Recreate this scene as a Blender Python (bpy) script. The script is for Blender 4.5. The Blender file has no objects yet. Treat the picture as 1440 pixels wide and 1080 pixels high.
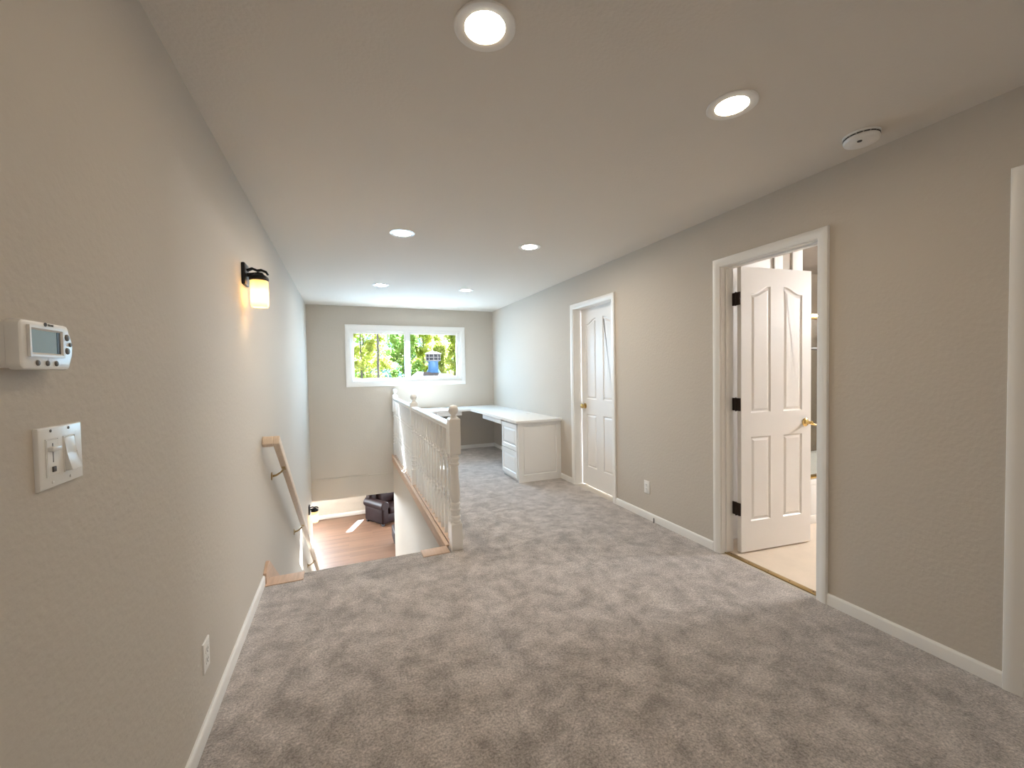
import bpy, bmesh, math, random
from mathutils import Vector, Matrix
C = bpy.context.scene.collection
R = random.Random(7)
PI = math.pi

# ------------------------------------------------------------------ materials
def nodes(name):
    m = bpy.data.materials.new(name); m.use_nodes = True
    nt = m.node_tree; nt.nodes.clear()
    out = nt.nodes.new('ShaderNodeOutputMaterial')
    return m, nt, out
def N(nt, t, **kw):
    n = nt.nodes.new(t)
    for k, v in kw.items():
        if k in n.inputs: n.inputs[k].default_value = v
        else: setattr(n, k, v)
    return n
def rgba(c): return (c[0], c[1], c[2], 1.0)
def pm(name, col, rough=0.5, metal=0.0, var=0.0, vscale=6.0, bump=0.0, bscale=80.0, bdist=0.002, spec=0.5, stretch=None):
    m, nt, out = nodes(name)
    b = N(nt, 'ShaderNodeBsdfPrincipled', Roughness=rough, Metallic=metal)
    b.inputs['Specular IOR Level'].default_value = spec
    b.inputs['Base Color'].default_value = rgba(col)
    nt.links.new(b.outputs[0], out.inputs[0])
    co = N(nt, 'ShaderNodeNewGeometry').outputs['Position']
    if stretch:
        mp = N(nt, 'ShaderNodeMapping'); mp.inputs['Scale'].default_value = stretch
        nt.links.new(co, mp.inputs[0]); co = mp.outputs[0]
    if var > 0:
        no = N(nt, 'ShaderNodeTexNoise', Scale=vscale, Detail=5.0, Roughness=0.6)
        nt.links.new(co, no.inputs['Vector'])
        rp = N(nt, 'ShaderNodeValToRGB')
        rp.color_ramp.elements[0].position = 0.3; rp.color_ramp.elements[1].position = 0.7
        rp.color_ramp.elements[0].color = rgba([max(0, c * (1 - var)) for c in col])
        rp.color_ramp.elements[1].color = rgba([min(1, c * (1 + var)) for c in col])
        nt.links.new(no.outputs['Fac'], rp.inputs[0]); nt.links.new(rp.outputs[0], b.inputs['Base Color'])
    if bump > 0:
        n2 = N(nt, 'ShaderNodeTexNoise', Scale=bscale, Detail=3.0)
        nt.links.new(co, n2.inputs['Vector'])
        bp = N(nt, 'ShaderNodeBump', Strength=bump, Distance=bdist)
        nt.links.new(n2.outputs['Fac'], bp.inputs['Height']); nt.links.new(bp.outputs[0], b.inputs['Normal'])
    return m
def emis(name, col, s):
    m, nt, out = nodes(name)
    e = N(nt, 'ShaderNodeEmission', Strength=s); e.inputs[0].default_value = rgba(col)
    nt.links.new(e.outputs[0], out.inputs[0]); return m
def glass(name, tint=(1, 1, 1), refl=0.06):
    m, nt, out = nodes(name)
    t = N(nt, 'ShaderNodeBsdfTransparent'); t.inputs[0].default_value = rgba(tint)
    g = N(nt, 'ShaderNodeBsdfGlossy', Roughness=0.02)
    lw = N(nt, 'ShaderNodeLayerWeight', Blend=0.5)
    pw = N(nt, 'ShaderNodeMath', operation='POWER'); pw.inputs[1].default_value = 4.0; nt.links.new(lw.outputs['Facing'], pw.inputs[0])
    fr = N(nt, 'ShaderNodeMath', operation='MULTIPLY_ADD'); fr.inputs[1].default_value = 0.6; fr.inputs[2].default_value = 0.012; nt.links.new(pw.outputs[0], fr.inputs[0])
    mx = N(nt, 'ShaderNodeMixShader')
    nt.links.new(fr.outputs[0], mx.inputs[0]); nt.links.new(t.outputs[0], mx.inputs[1]); nt.links.new(g.outputs[0], mx.inputs[2])
    nt.links.new(mx.outputs[0], out.inputs[0]); return m

M = {}
M['paint'] = pm('greige_wall_paint', (0.56, 0.508, 0.442), 0.8, bump=0.5, bscale=55, bdist=0.003, spec=0.12)
M['ceil'] = pm('ceiling_paint', (0.71, 0.658, 0.592), 0.85, bump=0.4, bscale=70, bdist=0.003, spec=0.1)
M['trim'] = pm('white_trim_enamel', (0.82, 0.80, 0.765), 0.33)
M['door'] = pm('white_door_enamel', (0.82, 0.80, 0.78), 0.38, bump=0.08, bscale=220, bdist=0.001, stretch=(1, 1, 0.15))
M['lam'] = pm('white_laminate', (0.84, 0.83, 0.81), 0.28)
M['plastic'] = pm('white_plastic', (0.80, 0.78, 0.745), 0.35)
M['plastic_dim'] = pm('grey_button_rubber', (0.16, 0.15, 0.14), 0.5)
M['dark'] = pm('black_plastic', (0.015, 0.015, 0.016), 0.45)
M['slot'] = pm('dark_slot', (0.05, 0.045, 0.04), 0.6)
M['lcd'] = pm('lcd_glass', (0.33, 0.45, 0.50), 0.12)
M['ink'] = pm('grey_print', (0.10, 0.09, 0.085), 0.6)
M['brass'] = pm('polished_brass', (0.72, 0.52, 0.22), 0.18, 1.0)
M['antique'] = pm('antique_brass', (0.42, 0.29, 0.13), 0.35, 0.9)
M['bronze'] = pm('dark_bronze', (0.035, 0.022, 0.018), 0.38, 0.7)
M['iron'] = pm('black_iron', (0.012, 0.011, 0.011), 0.4, 0.5)
M['oak'] = pm('raw_pale_oak', (0.60, 0.42, 0.30), 0.6, var=0.12, vscale=9, stretch=(6, 0.8, 6))
M['rail_oak'] = pm('whitewashed_oak', (0.70, 0.57, 0.45), 0.5, var=0.08, vscale=9, stretch=(6, 0.8, 6))
M['leather'] = pm('dark_brown_leather', (0.012, 0.005, 0.005), 0.5, bump=0.2, bscale=60, spec=0.14)
M['tub'] = pm('white_tub_enamel', (0.80, 0.79, 0.77), 0.15)
M['vinyl'] = pm('cream_vinyl_floor', (0.72, 0.62, 0.51), 0.4, var=0.05, vscale=7)
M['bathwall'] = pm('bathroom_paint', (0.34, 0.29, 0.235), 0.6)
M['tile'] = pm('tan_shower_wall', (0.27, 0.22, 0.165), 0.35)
M['metal_pipe'] = pm('sky_tinted_flue_metal', (0.09, 0.20, 0.36), 0.45, 0.1)  # blue of the reflected sky painted into the base colour
M['galv'] = pm('galvanised_metal', (0.30, 0.28, 0.27), 0.5, 0.2)
M['cage'] = pm('dark_mesh_panel', (0.03, 0.03, 0.035), 0.6)
M['roof'] = pm('pale_roof_shingle', (0.138, 0.112, 0.095), 0.9, var=0.15, vscale=12)
M['bark'] = pm('grey_bark', (0.16, 0.14, 0.13), 0.9, var=0.3, vscale=8)
M['grass'] = pm('dry_grass_ground', (0.03, 0.032, 0.012), 0.95, var=0.3, vscale=1.5)
M['pane'] = glass('window_glass')
M['shower_glass'] = glass('shower_glass', (0.86, 0.86, 0.84))
LED = 80.0
M['led'] = emis('led_lens', (1.0, 0.80, 0.56), LED)
M['led_full'] = emis('led_lens_full', (1.0, 0.91, 0.78), LED * 3.5)
M['led_far'] = emis('led_lens_window_row', (1.0, 0.97, 0.93), LED * 2.8)
M['vanity'] = emis('vanity_globe', (0.95, 0.97, 1.0), 470.0)
M['bulb'] = emis('warm_bulb', (1.0, 0.70, 0.36), 120.0)

def shade_mat():
    m, nt, out = nodes('frosted_amber_glass')
    a = N(nt, 'ShaderNodeBsdfTranslucent'); a.inputs[0].default_value = (1.0, 0.90, 0.72, 1)
    b = N(nt, 'ShaderNodeBsdfPrincipled', Roughness=0.25); b.inputs['Base Color'].default_value = (0.85, 0.75, 0.6, 1)
    mx = N(nt, 'ShaderNodeMixShader', Fac=0.3)
    nt.links.new(a.outputs[0], mx.inputs[1]); nt.links.new(b.outputs[0], mx.inputs[2]); nt.links.new(mx.outputs[0], out.inputs[0])
    return m
M['shade'] = shade_mat()

def leaf_mat(name, c0, c1):
    m, nt, out = nodes(name)
    g = N(nt, 'ShaderNodeNewGeometry')
    no = N(nt, 'ShaderNodeTexNoise', Scale=1.6, Detail=6.0, Roughness=0.7); nt.links.new(g.outputs['Position'], no.inputs['Vector'])
    rp = N(nt, 'ShaderNodeValToRGB'); rp.color_ramp.elements[0].color = rgba(c0); rp.color_ramp.elements[1].color = rgba(c1)
    rp.color_ramp.elements[0].position = 0.35; rp.color_ramp.elements[1].position = 0.65
    nt.links.new(no.outputs['Fac'], rp.inputs[0])
    d = N(nt, 'ShaderNodeBsdfDiffuse'); t = N(nt, 'ShaderNodeBsdfTranslucent')
    nt.links.new(rp.outputs[0], d.inputs[0]); nt.links.new(rp.outputs[0], t.inputs[0])
    mx = N(nt, 'ShaderNodeMixShader', Fac=0.5)
    nt.links.new(d.outputs[0], mx.inputs[1]); nt.links.new(t.outputs[0], mx.inputs[2]); nt.links.new(mx.outputs[0], out.inputs[0])
    return m
M['leaf_y'] = leaf_mat('yellow_green_leaves', (0.26, 0.34, 0.05), (0.85, 0.82, 0.30))
M['leaf_g'] = leaf_mat('mid_green_leaves', (0.16, 0.32, 0.07), (0.62, 0.74, 0.28))
M['leaf_b'] = leaf_mat('blue_green_needles', (0.08, 0.20, 0.18), (0.32, 0.55, 0.50))

def carpet_mat():
    m, nt, out = nodes('taupe_plush_carpet')
    g = N(nt, 'ShaderNodeNewGeometry').outputs['Position']
    b = N(nt, 'ShaderNodeBsdfPrincipled', Roughness=0.95); b.inputs['Specular IOR Level'].default_value = 0.1
    b.inputs['Sheen Weight'].default_value = 0.7; b.inputs['Sheen Roughness'].default_value = 0.4
    # brushed patches of pile lying in different directions
    w = N(nt, 'ShaderNodeTexNoise', Scale=2.2, Detail=2.0); nt.links.new(g, w.inputs['Vector'])
    va = N(nt, 'ShaderNodeVectorMath', operation='SCALE'); nt.links.new(w.outputs['Color'], va.inputs[0]); va.inputs['Scale'].default_value = 0.22
    vb = N(nt, 'ShaderNodeVectorMath', operation='ADD'); nt.links.new(g, vb.inputs[0]); nt.links.new(va.outputs[0], vb.inputs[1])
    n1 = N(nt, 'ShaderNodeTexNoise', Scale=8.5, Detail=9.0, Roughness=0.70); nt.links.new(vb.outputs[0], n1.inputs['Vector'])
    r1 = N(nt, 'ShaderNodeValToRGB')
    r1.color_ramp.elements[0].position = 0.37; r1.color_ramp.elements[1].position = 0.63
    r1.color_ramp.elements[0].color = (0.300, 0.258, 0.228, 1); r1.color_ramp.elements[1].color = (0.570, 0.505, 0.462, 1)
    nt.links.new(n1.outputs['Fac'], r1.inputs[0])
    # tufts
    n2 = N(nt, 'ShaderNodeTexNoise', Scale=105.0, Detail=4.0, Roughness=0.8); nt.links.new(g, n2.inputs['Vector'])
    r2 = N(nt, 'ShaderNodeValToRGB'); r2.color_ramp.elements[0].position = 0.32; r2.color_ramp.elements[1].position = 0.68
    r2.color_ramp.elements[0].color = (0.42, 0.42, 0.42, 1); r2.color_ramp.elements[1].color = (1.52, 1.52, 1.52, 1)
    nt.links.new(n2.outputs['Fac'], r2.inputs[0])
    mx = N(nt, 'ShaderNodeMix', data_type='RGBA', blend_type='MULTIPLY'); mx.inputs[0].default_value = 1.0
    nt.links.new(r1.outputs[0], mx.inputs[6]); nt.links.new(r2.outputs[0], mx.inputs[7])
    nt.links.new(mx.outputs[2], b.inputs['Base Color'])
    bp = N(nt, 'ShaderNodeBump', Strength=0.8, Distance=0.006)
    ad = N(nt, 'ShaderNodeMath', operation='ADD'); nt.links.new(n2.outputs['Fac'], ad.inputs[0]); nt.links.new(n1.outputs['Fac'], ad.inputs[1])
    nt.links.new(ad.outputs[0], bp.inputs['Height']); nt.links.new(bp.outputs[0], b.inputs['Normal'])
    nt.links.new(b.outputs[0], out.inputs[0]); return m
M['carpet'] = carpet_mat()

def plank_mat():
    m, nt, out = nodes('oak_strip_floor')
    g = N(nt, 'ShaderNodeNewGeometry').outputs['Position']
    b = N(nt, 'ShaderNodeBsdfPrincipled', Roughness=0.45); b.inputs['Specular IOR Level'].default_value = 0.35
    br = N(nt, 'ShaderNodeTexBrick', Scale=1.0)
    br.inputs['Color1'].default_value = (0.125, 0.066, 0.040, 1); br.inputs['Color2'].default_value = (0.085, 0.043, 0.025, 1)
    br.inputs['Mortar'].default_value = (0.13, 0.06, 0.03, 1)
    br.inputs['Mortar Size'].default_value = 0.0025; br.inputs['Brick Width'].default_value = 1.1; br.inputs['Row Height'].default_value = 0.083
    nt.links.new(g, br.inputs['Vector'])
    mp = N(nt, 'ShaderNodeMapping'); mp.inputs['Scale'].default_value = (1.5, 22, 1); nt.links.new(g, mp.inputs[0])
    no = N(nt, 'ShaderNodeTexNoise', Scale=1.0, Detail=5.0); nt.links.new(mp.outputs[0], no.inputs['Vector'])
    r = N(nt, 'ShaderNodeValToRGB'); r.color_ramp.elements[0].color = (0.72, 0.72, 0.72, 1); r.color_ramp.elements[1].color = (1.2, 1.2, 1.2, 1)
    nt.links.new(no.outputs['Fac'], r.inputs[0])
    mx = N(nt, 'ShaderNodeMix', data_type='RGBA', blend_type='MULTIPLY'); mx.inputs[0].default_value = 1.0
    nt.links.new(br.outputs['Color'], mx.inputs[6]); nt.links.new(r.outputs[0], mx.inputs[7]); nt.links.new(mx.outputs[2], b.inputs['Base Color'])
    nt.links.new(b.outputs[0], out.inputs[0]); return m
M['plank'] = plank_mat()

# ------------------------------------------------------------------ mesh helpers
def frame(o, a, b, c):
    """matrix with origin o and axes a, b, c"""
    m = Matrix.Identity(4)
    for i, v in enumerate((a, b, c)):
        for k in range(3): m[k][i] = v[k]
    for k in range(3): m[k][3] = o[k]
    return m
class MB:
    def __init__(s): s.bm = bmesh.new()
    def add(s, other, mat=None):
        if mat is not None: bmesh.ops.transform(other, matrix=mat, verts=other.verts)
        me = bpy.data.meshes.new('t'); other.to_mesh(me); other.free()
        s.bm.from_mesh(me); bpy.data.meshes.remove(me); return s
    def box(s, x0, x1, y0, y1, z0, z1, bev=0.0, seg=2, mat=None):
        b = bmesh.new(); bmesh.ops.create_cube(b, size=1)
        for v in b.verts:
            v.co = Vector(((x0 + x1) / 2 + v.co.x * (x1 - x0), (y0 + y1) / 2 + v.co.y * (y1 - y0), (z0 + z1) / 2 + v.co.z * (z1 - z0)))
        if bev > 0: bmesh.ops.bevel(b, geom=b.edges[:], offset=bev, segments=seg, affect='EDGES', profile=0.5)
        return s.add(b, mat)
    def lathe(s, prof, loc=(0, 0, 0), axis='Z', n=32, mat=None):
        b = bmesh.new(); rings = []
        for r, z in prof:
            if r < 1e-6: rings.append([b.verts.new((0, 0, z))])
            else: rings.append([b.verts.new((r * math.cos(2 * PI * k / n), r * math.sin(2 * PI * k / n), z)) for k in range(n)])
        for a, c in zip(rings, rings[1:]):
            for k in range(n):
                k2 = (k + 1) % n
                if len(a) == 1 and len(c) == 1: continue
                if len(a) == 1: f = (a[0], c[k2], c[k])
                elif len(c) == 1: f = (a[k], a[k2], c[0])
                else: f = (a[k], a[k2], c[k2], c[k])
                fc = b.faces.new(f); fc.smooth = True
        bmesh.ops.recalc_face_normals(b, faces=b.faces)
        rot = {'Z': Matrix.Identity(4), 'X': Matrix.Rotation(PI / 2, 4, 'Y'), '-X': Matrix.Rotation(-PI / 2, 4, 'Y'),
               'Y': Matrix.Rotation(-PI / 2, 4, 'X'), '-Y': Matrix.Rotation(PI / 2, 4, 'X')}[axis]
        m = Matrix.Translation(loc) @ rot
        if mat is not None: m = mat @ m
        return s.add(b, m)
    def tube(s, pts, r, n=12, caps=True, mat=None):
        b = bmesh.new(); pts = [Vector(p) for p in pts]; rings = []
        rr = r if isinstance(r, (list, tuple)) else [r] * len(pts)
        for i, p in enumerate(pts):
            t = (pts[min(i + 1, len(pts) - 1)] - pts[max(i - 1, 0)]).normalized()
            up = Vector((0, 0, 1)) if abs(t.z) < 0.9 else Vector((1, 0, 0))
            u = t.cross(up).normalized(); v = u.cross(t)
            rings.append([b.verts.new(p + rr[i] * (math.cos(2 * PI * k / n) * u + math.sin(2 * PI * k / n) * v)) for k in range(n)])
        for a, c in zip(rings, rings[1:]):
            for k in range(n): b.faces.new((a[k], a[(k + 1) % n], c[(k + 1) % n], c[k])).smooth = True
        if caps: b.faces.new(rings[0][::-1]); b.faces.new(rings[-1])
        bmesh.ops.recalc_face_normals(b, faces=b.faces)
        return s.add(b, mat)
    def prism(s, poly, m, d0, d1, bev=0.0):
        """poly in (u,v), extruded along the third axis of frame m from d0 to d1"""
        b = bmesh.new()
        lo = [b.verts.new((u, v, d0)) for u, v in poly]; hi = [b.verts.new((u, v, d1)) for u, v in poly]
        b.faces.new(lo[::-1]); b.faces.new(hi)
        for k in range(len(poly)):
            k2 = (k + 1) % len(poly); b.faces.new((lo[k], lo[k2], hi[k2], hi[k]))
        if bev > 0: bmesh.ops.bevel(b, geom=b.edges[:], offset=bev, segments=2, affect='EDGES', profile=0.5)
        bmesh.ops.recalc_face_normals(b, faces=b.faces)
        return s.add(b, m)
    def strip(s, path, prof, m, closed=False):
        """sweep profile (o outward in the plane, d off the plane) along path (u,v) with mitred corners; outward = right of travel"""
        b = bmesh.new(); P = [Vector(p) for p in path]; n = len(P); rows = []
        def nr(a, c):
            t = (c - a).normalized(); return Vector((t.y, -t.x))
        for i in range(n):
            if closed or 0 < i < n - 1:
                n1 = nr(P[i - 1], P[i]); n2 = nr(P[i], P[(i + 1) % n]); k = (n1 + n2) / (1 + n1.dot(n2))
            elif i == 0: k = nr(P[0], P[1])
            else: k = nr(P[-2], P[-1])
            rows.append([b.verts.new((P[i].x + k.x * o, P[i].y + k.y * o, d)) for o, d in prof])
        q = len(prof)
        for i in range(n if closed else n - 1):
            a, c = rows[i], rows[(i + 1) % n]
            for k in range(q): b.faces.new((a[k], a[(k + 1) % q], c[(k + 1) % q], c[k]))
        if not closed: b.faces.new(rows[0]); b.faces.new(rows[-1][::-1])
        bmesh.ops.recalc_face_normals(b, faces=b.faces)
        return s.add(b, m)
    def panelled(s, w, h, t, panels, rings, m, back=True):
        """slab 0..w by 0..h, thickness t behind the face (d=0), with sunk/raised panels; rings = [(inset, depth), ...]"""
        b = bmesh.new()
        def face(z, flip):
            o = [b.verts.new((u, v, z)) for u, v in ((0, 0), (w, 0), (w, h), (0, h))]
            ed = [b.edges.new((o[k], o[(k + 1) % 4])) for k in range(4)]; loops = []
            for poly in panels:
                vs = [b.verts.new((u, v, z)) for u, v in poly]
                ed += [b.edges.new((vs[k], vs[(k + 1) % len(vs)])) for k in range(len(vs))]; loops.append(vs)
            bmesh.ops.triangle_fill(b, use_beauty=True, use_dissolve=False, edges=ed)
            for poly, vs in zip(panels, loops):
                prev = vs
                for ins, dep in rings:
                    pl = inset(poly, ins); cur = [b.verts.new((u, v, z + (dep if not flip else -dep))) for u, v in pl]
                    for k in range(len(cur)):
                        k2 = (k + 1) % len(cur); b.faces.new((prev[k], prev[k2], cur[k2], cur[k]))
                    prev = cur
                b.faces.new(prev)
            return o
        f = face(0, False); g = face(-t, True) if back else [b.verts.new((u, v, -t)) for u, v in ((0, 0), (w, 0), (w, h), (0, h))]
        if not back: b.faces.new(g)
        for k in range(4): b.faces.new((f[k], f[(k + 1) % 4], g[(k + 1) % 4], g[k]))
        bmesh.ops.recalc_face_normals(b, faces=b.faces)
        return s.add(b, m)
def inset(poly, d):
    n = len(poly); out = []
    for i in range(n):
        a, p, c = Vector(poly[i - 1]), Vector(poly[i]), Vector(poly[(i + 1) % n])
        t1 = (p - a).normalized(); t2 = (c - p).normalized()
        n1 = Vector((-t1.y, t1.x)); n2 = Vector((-t2.y, t2.x)); k = (n1 + n2) / max(0.35, 1 + n1.dot(n2))
        out.append((p.x + k.x * d, p.y + k.y * d))
    return out

def obj(name, mb, mat, parent=None, label=None, smooth=True):
    me = bpy.data.meshes.new(name); bm = mb.bm if isinstance(mb, MB) else mb
    if parent is not None:
        r = parent
        while r.parent is not None: r = r.parent
        off = Vector(r['base'])
    else:
        xs = [v.co for v in bm.verts]
        lo = Vector([min(c[i] for c in xs) for i in range(3)]); hi = Vector([max(c[i] for c in xs) for i in range(3)])
        off = Vector(((lo.x + hi.x) / 2, (lo.y + hi.y) / 2, lo.z))
    bmesh.ops.translate(bm, vec=-off, verts=bm.verts)
    bm.to_mesh(me); bm.free()
    me.materials.append(M[mat])
    if smooth:
        for p in me.polygons: p.use_smooth = True
        me.set_sharp_from_angle(angle=math.radians(32))
    o = bpy.data.objects.new(name, me); C.objects.link(o)
    if parent is not None: o.parent = parent
    else: o.location = off
    if label: o['label'] = label
    return o
def tag(o, label, cat, group=None, kind=None):
    o['label'] = label; o['category'] = cat
    if group: o['group'] = group
    if kind: o['kind'] = kind
    return o
def thing(name, loc, label=None, cat=None, group=None, kind=None):
    o = bpy.data.objects.new(name, None); C.objects.link(o); o.location = loc; o['base'] = list(loc)
    o.empty_display_size = 0.1
    if label: o['label'] = label
    if cat: o['category'] = cat
    if group: o['group'] = group
    if kind: o['kind'] = kind
    return o
def struct(name, mb, mat, parent=None):
    o = obj(name, mb, mat, parent)
    if parent is None: o['kind'] = 'structure'
    return o
def dup(root, loc, label, group=None):
    r = root.copy(); C.objects.link(r); r.location = loc; r['label'] = label; r['base'] = list(loc)
    if group: r['group'] = group
    for ch in list(root.children):
        c = ch.copy(); C.objects.link(c); c.parent = r
        for g in list(ch.children):
            d = g.copy(); C.objects.link(d); d.parent = c
    return r

# ------------------------------------------------------------------ key dimensions (metres, floor of the landing = 0)
XL, XR, YB, H = -0.521, 2.505, 7.041, 2.44
WT = 0.115                       # wall thickness
XK = 0.712                       # stair-side face of the knee wall
YS = 3.125                       # edge of the landing
ZL = -2.70                       # lower floor
YREAR = -2.4
YLB = 12.6                       # lower room far wall
E_ = 0.0

def wall_x(name, x0, x1, y0, y1, z0, z1, holes, mat='paint'):
    """wall whose faces are x = const, with rectangular holes (ya, yb, za, zb)"""
    b = MB(); ys = sorted(set([y0, y1] + [h[0] for h in holes] + [h[1] for h in holes]))
    for a, c in zip(ys, ys[1:]):
        hs = [h for h in holes if h[0] <= a + 1e-6 and h[1] >= c - 1e-6]
        if not hs: b.box(x0, x1, a, c, z0, z1)
        else:
            h = hs[0]
            if h[2] > z0 + 1e-6: b.box(x0, x1, a, c, z0, h[2])
            if h[3] < z1 - 1e-6: b.box(x0, x1, a, c, h[3], z1)
    bmesh.ops.remove_doubles(b.bm, verts=b.bm.verts, dist=1e-5)
    return struct(name, b, mat)
def wall_y(name, y0, y1, x0, x1, z0, z1, holes, mat='paint'):
    b = MB(); xs = sorted(set([x0, x1] + [h[0] for h in holes] + [h[1] for h in holes]))
    for a, c in zip(xs, xs[1:]):
        hs = [h for h in holes if h[0] <= a + 1e-6 and h[1] >= c - 1e-6]
        if not hs: b.box(a, c, y0, y1, z0, z1)
        else:
            h = hs[0]
            if h[2] > z0 + 1e-6: b.box(a, c, y0, y1, z0, h[2])
            if h[3] < z1 - 1e-6: b.box(a, c, y0, y1, h[3], z1)
    bmesh.ops.remove_doubles(b.bm, verts=b.bm.verts, dist=1e-5)
    return struct(name, b, mat)

# ------------------------------------------------------------------ upper shell
# floor with the stair opening; front nosing rounded over the first riser
b = MB()
b.box(XL, XR, YREAR, 3.0, -0.28, 0)
b.box(-0.288, 0.499, 3.0, YS - 0.02, -0.28, 0)
b.box(XL, -0.288, 3.0, YS, -0.28, -0.012); b.box(0.499, XK, 3.0, YS, -0.28, -0.012)
b.tube([(-0.288, YS - 0.02, -0.02), (0.499, YS - 0.02, -0.02)], 0.02, 16)
b.box(XK + 0.001, XR, 3.0, YB, -0.28, 0)
struct('floor', b, 'carpet')
struct('ceiling', MB().box(XL - WT, XR + WT, YREAR - WT, YB + 0.14, H, H + 0.12), 'ceil')
# door openings in the right wall (rough opening = inner casing line)
D1 = (3.456, 4.198, 0, 2.065); D2 = (1.511, 2.165, 0, 2.069); D3 = (0.0, 0.727, 0, 2.069)
wall_x('wall_right', XR, XR + WT, YREAR, YB + 0.14, -0.28, H, [D1, D2, D3])
wall_x('wall_left', XL - WT, XL, YREAR, YB, ZL, H, [])
WIN = (0.092, 1.912, 1.218, 2.078)
wall_y('wall_back', YB, YB + 0.14, XL - WT, XR, -0.62, H, [WIN])
wall_y('wall_rear', YREAR - WT, YREAR, XL - WT, XR + WT, -0.28, H, [])
# knee wall below the railing, down to the lower floor
wall_x('wall_stairwell', XK - 0.002, XK + 0.11, YS - 0.1, YB, ZL, -0.004, [])

# ------------------------------------------------------------------ lower level shell
LX0, LX1 = -3.0, 4.2
struct('living_room_floor', MB().box(LX0, LX1, 1.6, YLB, ZL - 0.1, ZL), 'plank')
struct('living_room_ceiling', MB().box(LX0, LX1, YB + 0.14, YLB, -0.34, -0.22), 'ceil')
LWIN = (0.42, 0.67, ZL + 0.66, ZL + 1.95)
LWIN2 = (1.9, 3.6, ZL + 0.5, ZL + 2.05)
LWIN_ADDED = (-2.7, -1.1, ZL + 0.3, ZL + 2.05)  # unseen window, added to go with the stairwell fill lamp
wall_y('wall_living_far', YLB, YLB + 0.12, LX0, LX1, ZL, -0.22, [LWIN, LWIN2, LWIN_ADDED])
wall_x('wall_living_left', LX0 - 0.1, LX0, YB, YLB, ZL, -0.22, [])
wall_x('wall_living_right', LX1, LX1 + 0.1, YB, YLB, ZL, -0.22, [(8.0, 11.5, ZL + 0.1, ZL + 2.1)])  # hole is an unseen opening added to let light in
wall_y('wall_living_near', YB, YB + 0.14, XK + 0.11, LX1, ZL, -0.22, [])
wall_y('wall_living_side', YB, YB + 0.14, LX0, XL - WT, ZL, -0.22, [])
# pieces under the landing that close the stairwell
wall_y('wall_under_landing', 1.5, 1.6, XL - WT, XK + 0.11, ZL, -0.28, [])
struct('trim_living_baseboard', MB().box(LX0, LX1, YLB - 0.014, YLB, ZL, ZL + 0.11, 0.004), 'trim')

# stairs: carpeted treads between the walls
b = MB(); RISE = -ZL / 14; RUN = 0.27
for k in range(13):
    z = -RISE * (k + 1); y = YS + RUN * k
    b.box(XL + 0.002, XK - 0.002, y - 0.03, y + RUN, z - RISE, z - 0.001, 0.012)
st = obj('carpeted_stairs', b, 'carpet'); st['kind'] = 'structure'

# ------------------------------------------------------------------ doors
CAS = [(0, 0), (0, 0.010), (0.006, 0.013), (0.018, 0.013), (0.024, 0.016), (0.046, 0.019), (0.054, 0.017), (0.057, 0.012), (0.057, 0)]
WR = frame((XR, 0, 0), (0, -1, 0), (0, 0, 1), (-1, 0, 0))        # plane of the right wall: u = -y, v = z, off the wall = -x
def arch(u0, u1, v0, va, vb, left):
    """panel outline with an S-curved cathedral top rising towards the middle stile"""
    pts = [(u0, v0), (u1, v0)]; top = []
    for k in range(13):
        t = k / 12.0; s = min(1, max(0, (t - 0.12) / 0.80)); z = va + (vb - va) * (s * s * (3 - 2 * s))
        top.append((u0 + (u1 - u0) * t, z) if left else (u1 - (u1 - u0) * t, z))
    return pts + (top[::-1] if left else top)
def rect(u0, u1, v0, v1): return [(u0, v0), (u1, v0), (u1, v1), (u0, v1)]
RINGS = [(0.007, -0.008), (0.013, -0.009), (0.030, -0.002)]
def door_leaf(parent, m, w, h, left_hinge=True):
    st = 0.088 * w / 0.66; mid = 0.12 * w / 0.66
    c = w / 2
    a0, a1, b0, b1 = st, c - mid / 2, c + mid / 2, w - st
    pn = [arch(a0, a1, 1.008, 1.868, 1.920, True), arch(b0, b1, 1.008, 1.868, 1.920, False),
          rect(a0, a1, 0.219, 0.833), rect(b0, b1, 0.219, 0.833)]
    b = MB().panelled(w, h, 0.035, pn, RINGS, m)
    return obj('door_leaf', b, 'door', parent, smooth=False)
def knob(parent, m, lever=False):
    """m: origin on the door face, third axis out of the door, first axis along the door towards the latch edge"""
    b = MB()
    b.lathe([(0, 0), (0.031, 0), (0.032, 0.004), (0.028, 0.010), (0.014, 0.014), (0.011, 0.020), (0.011, 0.026), (0.020, 0.031), (0.0265, 0.039),
             (0.0275, 0.046), (0.024, 0.054), (0.014, 0.060), (0, 0.061)], (0, 0, 0), 'Z', 28, m)
    return obj('knob', b, 'brass', parent)
def lever(parent, m):
    b = MB()
    b.lathe([(0, 0), (0.030, 0), (0.032, 0.004), (0.026, 0.010), (0.015, 0.014), (0.012, 0.022), (0.012, 0.044), (0.015, 0.052), (0.009, 0.058), (0, 0.058)], (0, 0, 0), 'Z', 28, m)
    pts = []
    for k in range(12):
        t = k / 11.0; pts.append((0.0 + 0.072 * t, -0.004 - 0.012 * math.sin(t * PI * 0.9), 0.048 + 0.006 * math.sin(t * PI)))
    b.tube(pts, [0.0095 - 0.003 * math.sin(PI * k / 11) + (0.002 if k == 11 else 0) for k in range(12)], 12, True, m)
    return obj('lever_handle', b, 'brass', parent)
def casing_u(y0, y1, z): return [(-y1, 0), (-y1, z), (-y0, z), (-y0, 0)]
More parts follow.
